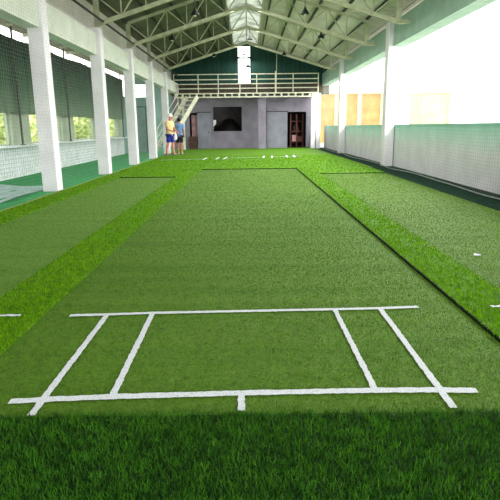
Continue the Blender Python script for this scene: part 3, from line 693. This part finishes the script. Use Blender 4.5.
def person(loc, rotz, label, height, shirt, shorts, skin, headwear, armR, armL, stride=0.1, nod=0.04):
    """local frame: faces -Y, +X is the person's left"""
    S = height / 1.75
    r = empty('person', loc, label, 'person', rotz=rotz); r.scale = (S, S, S)
    V = []; E = []; R = []
    def v(p, rad, par=None):
        V.append(Vector(p)); R.append(rad)
        if par is not None: E.append((par, len(V) - 1))
        return len(V) - 1
    pel = v((0, 0, .95), (.15, .11)); sp = v((0, .01, 1.13), (.125, .09), pel); ch = v((0, .01, 1.32), (.155, .105), sp)
    nk = v((0, .0, 1.475), .055, ch); hb = v((0, -nod * .6, 1.555), .06, nk); hd = v((0, -nod, 1.635), (.078, .095), hb); ht = v((0, -nod * .8, 1.715), (.06, .07), hd)
    nose = v((0, -nod - .105, 1.625), .014, hd)
    for sx in (1, -1):
        ear = v((sx * .085, -nod + .01, 1.63), .018, hd)
    ARMS = {}
    for sx, arm in ((-1, armR), (1, armL)):
        sh = v((sx * .175, .01, 1.405), .062, ch)
        el = v(arm[0], .043, sh); wr = v(arm[1], .029, el)
        dr_ = (Vector(arm[1]) - Vector(arm[0])).normalized()
        pal = v(Vector(arm[1]) + dr_ * .055, (.036, .024), wr)
        knu = Vector(arm[1]) + dr_ * .09
        lat = dr_.cross(Vector((0, 0, 1))); lat = lat.normalized() if lat.length > .1 else Vector((0, 1, 0))
        inn = Vector((-sx * .4, -.4, -.3)).normalized()
        for k, (off, ln) in enumerate(((-.03, .062), (-.01, .075), (.01, .07), (.03, .052))):
            f1 = v(knu + lat * off + dr_ * ln * .5, .0095, pal); f2 = v(knu + lat * off + dr_ * ln + inn * .02, .008, f1)
        t1 = v(Vector(arm[1]) + dr_ * .05 - lat * .045, .011, pal); t2 = v(Vector(arm[1]) + dr_ * .085 - lat * .06, .009, t1)
        ARMS[sx] = (Vector((sx * .175, .01, 1.405)), Vector(arm[0]))
    LEG = {}
    for sx in (1, -1):
        fy = -stride * sx
        hp = v((sx * .095, 0, .87), .095, pel); kn = v((sx * .105, fy * .6 - .015, .49), .06, hp); cf = v((sx * .106, fy * .9 + .02, .34), .056, kn); an = v((sx * .11, fy + .03, .085), .038, cf)
        hl = v((sx * .11, fy + .055, .045), .038, an); to = v((sx * .12, fy - .10, .035), (.045, .03), an)
        LEG[sx] = (V[hp], V[kn])
    skin_mesh('body', V, E, R, skin, r)
    # shirt
    V2 = [Vector((0, 0, .80)), Vector((0, .01, 1.0)), Vector((0, .01, 1.18)), Vector((0, .01, 1.35)), Vector((0, .0, 1.50))]; E2 = [(0, 1), (1, 2), (2, 3), (3, 4)]; R2 = [(.19, .15), (.185, .15), (.18, .145), (.205, .15), (.085, .08)]
    for sx in (-1, 1):
        sh, el = ARMS[sx]; V2.append(sh + Vector((0, 0, .0))); E2.append((3, len(V2) - 1)); R2.append(.095)
        V2.append(sh.lerp(el, .75)); E2.append((len(V2) - 2, len(V2) - 1)); R2.append(.08)
    skin_mesh('shirt', V2, E2, R2, shirt, r, 1)
    V3 = [Vector((0, 0, .93))]; E3 = []; R3 = [(.15, .12)]
    for sx in (-1, 1):
        hp, kn = LEG[sx]; V3.append(hp - Vector((0, 0, .02))); E3.append((0, len(V3) - 1)); R3.append(.105)
        V3.append(hp.lerp(kn, .88)); E3.append((len(V3) - 2, len(V3) - 1)); R3.append(.098)
    skin_mesh('shorts', V3, E3, R3, shorts, r, 0)
    for sx in (-1, 1):
        mb = MB(); mb.ball((sx * .032, -nod - .088, 1.65), .012, .008, .01, 8, 6); mb.build('eye', M['black'], r, True)
    mb = MB(); mb.bar((-.025, -nod - .092, 1.585), (.025, -nod - .092, 1.585), .008, .012); mb.build('mouth', M['red'], r)
    for sx in (-1, 1):
        fy = -stride * sx; mb = MB(); mb.ball((sx * .115, fy - .03, .045), .055, .14, .045, 12, 8); mb.v = [(x, y, max(.002, z)) for x, y, z in mb.v]; mb.build('shoe', M['shoe'], r, True)
    c = (0, -nod * .9, 1.66)
    if headwear[0] == 'cap':
        mb = MB(); mb.lathe([(.112, 0), (.115, .03), (.112, .07), (.085, .12), (.04, .14), (.004, .145)], 16, (0, -nod * .9 + .01, 1.665)); cp_ = mb.build('cap', headwear[1], r, True)
        mb = MB(); vs = []
        for i in range(9):
            t = math.pi * i / 8; vs += [(.108 * math.cos(t), -nod - .105 * math.sin(t) * .8, 1.675), (.10 * math.cos(t), -nod - .09 - .12 * math.sin(t), 1.66)]
        mb.add(vs, [(2 * i, 2 * i + 1, 2 * i + 3, 2 * i + 2) for i in range(8)]); mb.build('cap_brim', headwear[1], cp_)
    else:
        mb = MB(); mb.ball((0, -nod + .022, 1.675), .104, .115, .105, 16, 10); mb.v = [(x, y, z if y > -nod - .04 or z > 1.69 else max(z, 1.69)) for x, y, z in mb.v]; mb.build('hair', headwear[1], r, True)
    return r
M['shoe'] = mat('trainer', (150, 150, 146), .7, (110, 110, 108), 20, 3)
M['skin'] = mat('skin', (178, 122, 92), .6, (160, 104, 78), 12, 3); M['skin2'] = mat('skin_fair', (206, 132, 112), .6, (186, 112, 94), 12, 3)
M['yellow'] = mat('pale_yellow_cotton', (222, 200, 150), .9, (204, 182, 130), 8, 3); M['blueshorts'] = mat('royal_blue_cotton', (40, 52, 150), .9, (30, 40, 120), 8, 3)
M['bluetee'] = mat('light_blue_cotton', (116, 148, 190), .9, (96, 128, 170), 8, 3); M['darkshorts'] = mat('dark_grey_cotton', (44, 42, 52), .9, (32, 30, 40), 8, 3)
M['cap'] = mat('white_cotton', (240, 236, 234), .85, (224, 216, 214), 8, 3)
p1 = person((-3.50, 24.3, .045), math.radians(62), 'person in pale yellow t-shirt, blue shorts and white cap facing the other person', 1.80, M['yellow'], M['blueshorts'], M['skin2'], ('cap', M['cap']),
            ((-.24, -.06, 1.13), (-.17, -.27, 1.05)), ((.23, -.08, 1.14), (.12, -.30, 1.02)), .10, .06)
p2 = person((-3.20, 25.3, .045), math.radians(170), 'person in light blue t-shirt and dark shorts seen from behind', 1.67, M['bluetee'], M['darkshorts'], M['skin'], ('hair', M['black']),
            ((-.22, .02, 1.13), (-.19, -.12, .95)), ((.26, .03, 1.15), (.30, -.16, 1.02)), .06, .05)
# white bag held between them
mb = MB(); vs = []; n = 10
prof = [(.02, .36), (.05, .33), (.09, .25), (.10, .12), (.085, .03), (.03, 0.0)]
for rr, z in prof:
    for k in range(n):
        t = 2 * math.pi * k / n; q = 1 + .12 * math.sin(3 * t + z * 20); vs.append((rr * q * math.cos(t), rr * .5 * q * math.sin(t), z))
fs = [(i * n + k, i * n + (k + 1) % n, (i + 1) * n + (k + 1) % n, (i + 1) * n + k) for i in range(len(prof) - 1) for k in range(n)]
mb.add(vs, fs); bag = tag(mb.build('bag', M['cap'], smooth=True), 'white plastic bag held between the two people', 'bag'); bag.location = (-3.30, 24.42, .72)

# ------------------------------------------------------------------ outside, open side
def unfinished(x0, x1, y, dep, z1, name, m, label, cols):
    r = empty(name, ((x0 + x1) / 2, y, -.13), label, 'building'); hw = (x1 - x0) / 2
    mb = MB(); wall_cells(mb, 'y', 0, .2, [-hw, hw], [0, z1], []); mb.box(-hw, -hw + .2, .2, dep, 0, z1); mb.box(hw - .2, hw, .2, dep, 0, z1); mb.box(-hw, hw, dep, dep + .2, 0, z1); mb.build('wall', m, r)
    mb = MB(); mb.box(-hw - .1, hw + .1, -.1, dep + .3, z1, z1 + .12); mb.build('roof_slab', M['cream'], r)
    for k in range(cols):
        x = -hw + 2 * hw * k / (cols - 1); mb = MB(); mb.box(x - .16, x + .16, -.12, .1, 0, z1); mb.build('pillar', M['cream'], r)
    return r, hw
ub, hw = unfinished(5.6, 11.4, 46, 5, 4.0, 'unfinished_building', M['beige'], 'low beige unfinished building beyond the low wall', 4)
for k, (x, h) in enumerate(((-2.4, 1.2), (-2.15, 1.5), (-1.9, 1.1), (-1.65, 1.3), (-.1, .9), (.15, 1.6), (.5, 1.0), (.9, .8))):
    mb = MB(); mb.tube([(x, 1, 4.1), (x + .1 * math.sin(k * 2), 1, 4.1 + h * .6), (x + .25 * math.sin(k * 3 + 1), 1, 4.1 + h)], .03, 6); mb.build('rebar', M['purlin'], ub)
unfinished(16.2, 18.6, 50, 4, 4.2, 'shed', M['cream'], 'pale cream shed outside, further along than the beige building', 2)
# faint brick kiosk beyond
kb = empty('kiosk', (18.0, 52, -.13), 'small beige gate house outside beside the cream shed', 'building')
# trees outside the window wall
def tree(x, y, h, cr, label, seed):
    rs = random.Random(seed); r = empty('tree', (x, y, -.13), label, 'tree', 'leafy trees outside the window wall')
    mb = MB(); mb.tube([(0, 0, 0), (.05, 0, h * .4), (0, .05, h * .75)], [.12, .09, .04], 8); mb.build('trunk', M['trunk'], r)
    mb = MB()
    for k in range(750):
        u, w = rs.random() * 2 * math.pi, rs.uniform(-1, 1); q = cr * (rs.random() ** .4) * (1 + .25 * math.sin(3 * u) * math.cos(4 * w)); s = math.sqrt(1 - w * w)
        p = Vector((q * s * math.cos(u), q * s * math.sin(u), h * .62 + q * w * .9))
        if p.z < .1: continue
        aa = Vector((rs.uniform(-1, 1), rs.uniform(-1, 1), rs.uniform(-1, 1))).normalized() * .16; bb = Vector((rs.uniform(-1, 1), rs.uniform(-1, 1), rs.uniform(-1, 1))).normalized() * .09
        mb.add([p - aa, p + bb, p + aa, p - bb], [(0, 1, 2, 3)])
    mb.build('foliage', M['leaf'], r)
for k, (x, y, h, cr, lab) in enumerate(((-9.6, 19.6, 2.3, 1.0, 'yellow-green tree seen through the first window opening'), (-9.4, 25.8, 2.2, 1.05, 'yellow-green tree seen through the second window opening'), (-9.6, 30.3, 2.3, 1.2, 'leafy tree seen through the third window opening, larger one'), (-9.2, 32.0, 2.0, .9, 'leafy tree seen through the third window opening, smaller one'), (-9.0, 37.5, 2.2, 1.0, 'leafy tree seen through the fourth window opening'))):
    tree(x, y, h, cr, lab, k + 3)
mb = MB(); mb.box(-16, -15.8, 5, 80, -.13, 3.0); mb.box(-16.1, -15.7, 5, 80, 3.0, 3.12); tag(mb.build('boundary_wall', M['cream']), 'pale cream boundary wall outside behind the leafy trees', 'wall')
bpy.data.objects.remove(kb)
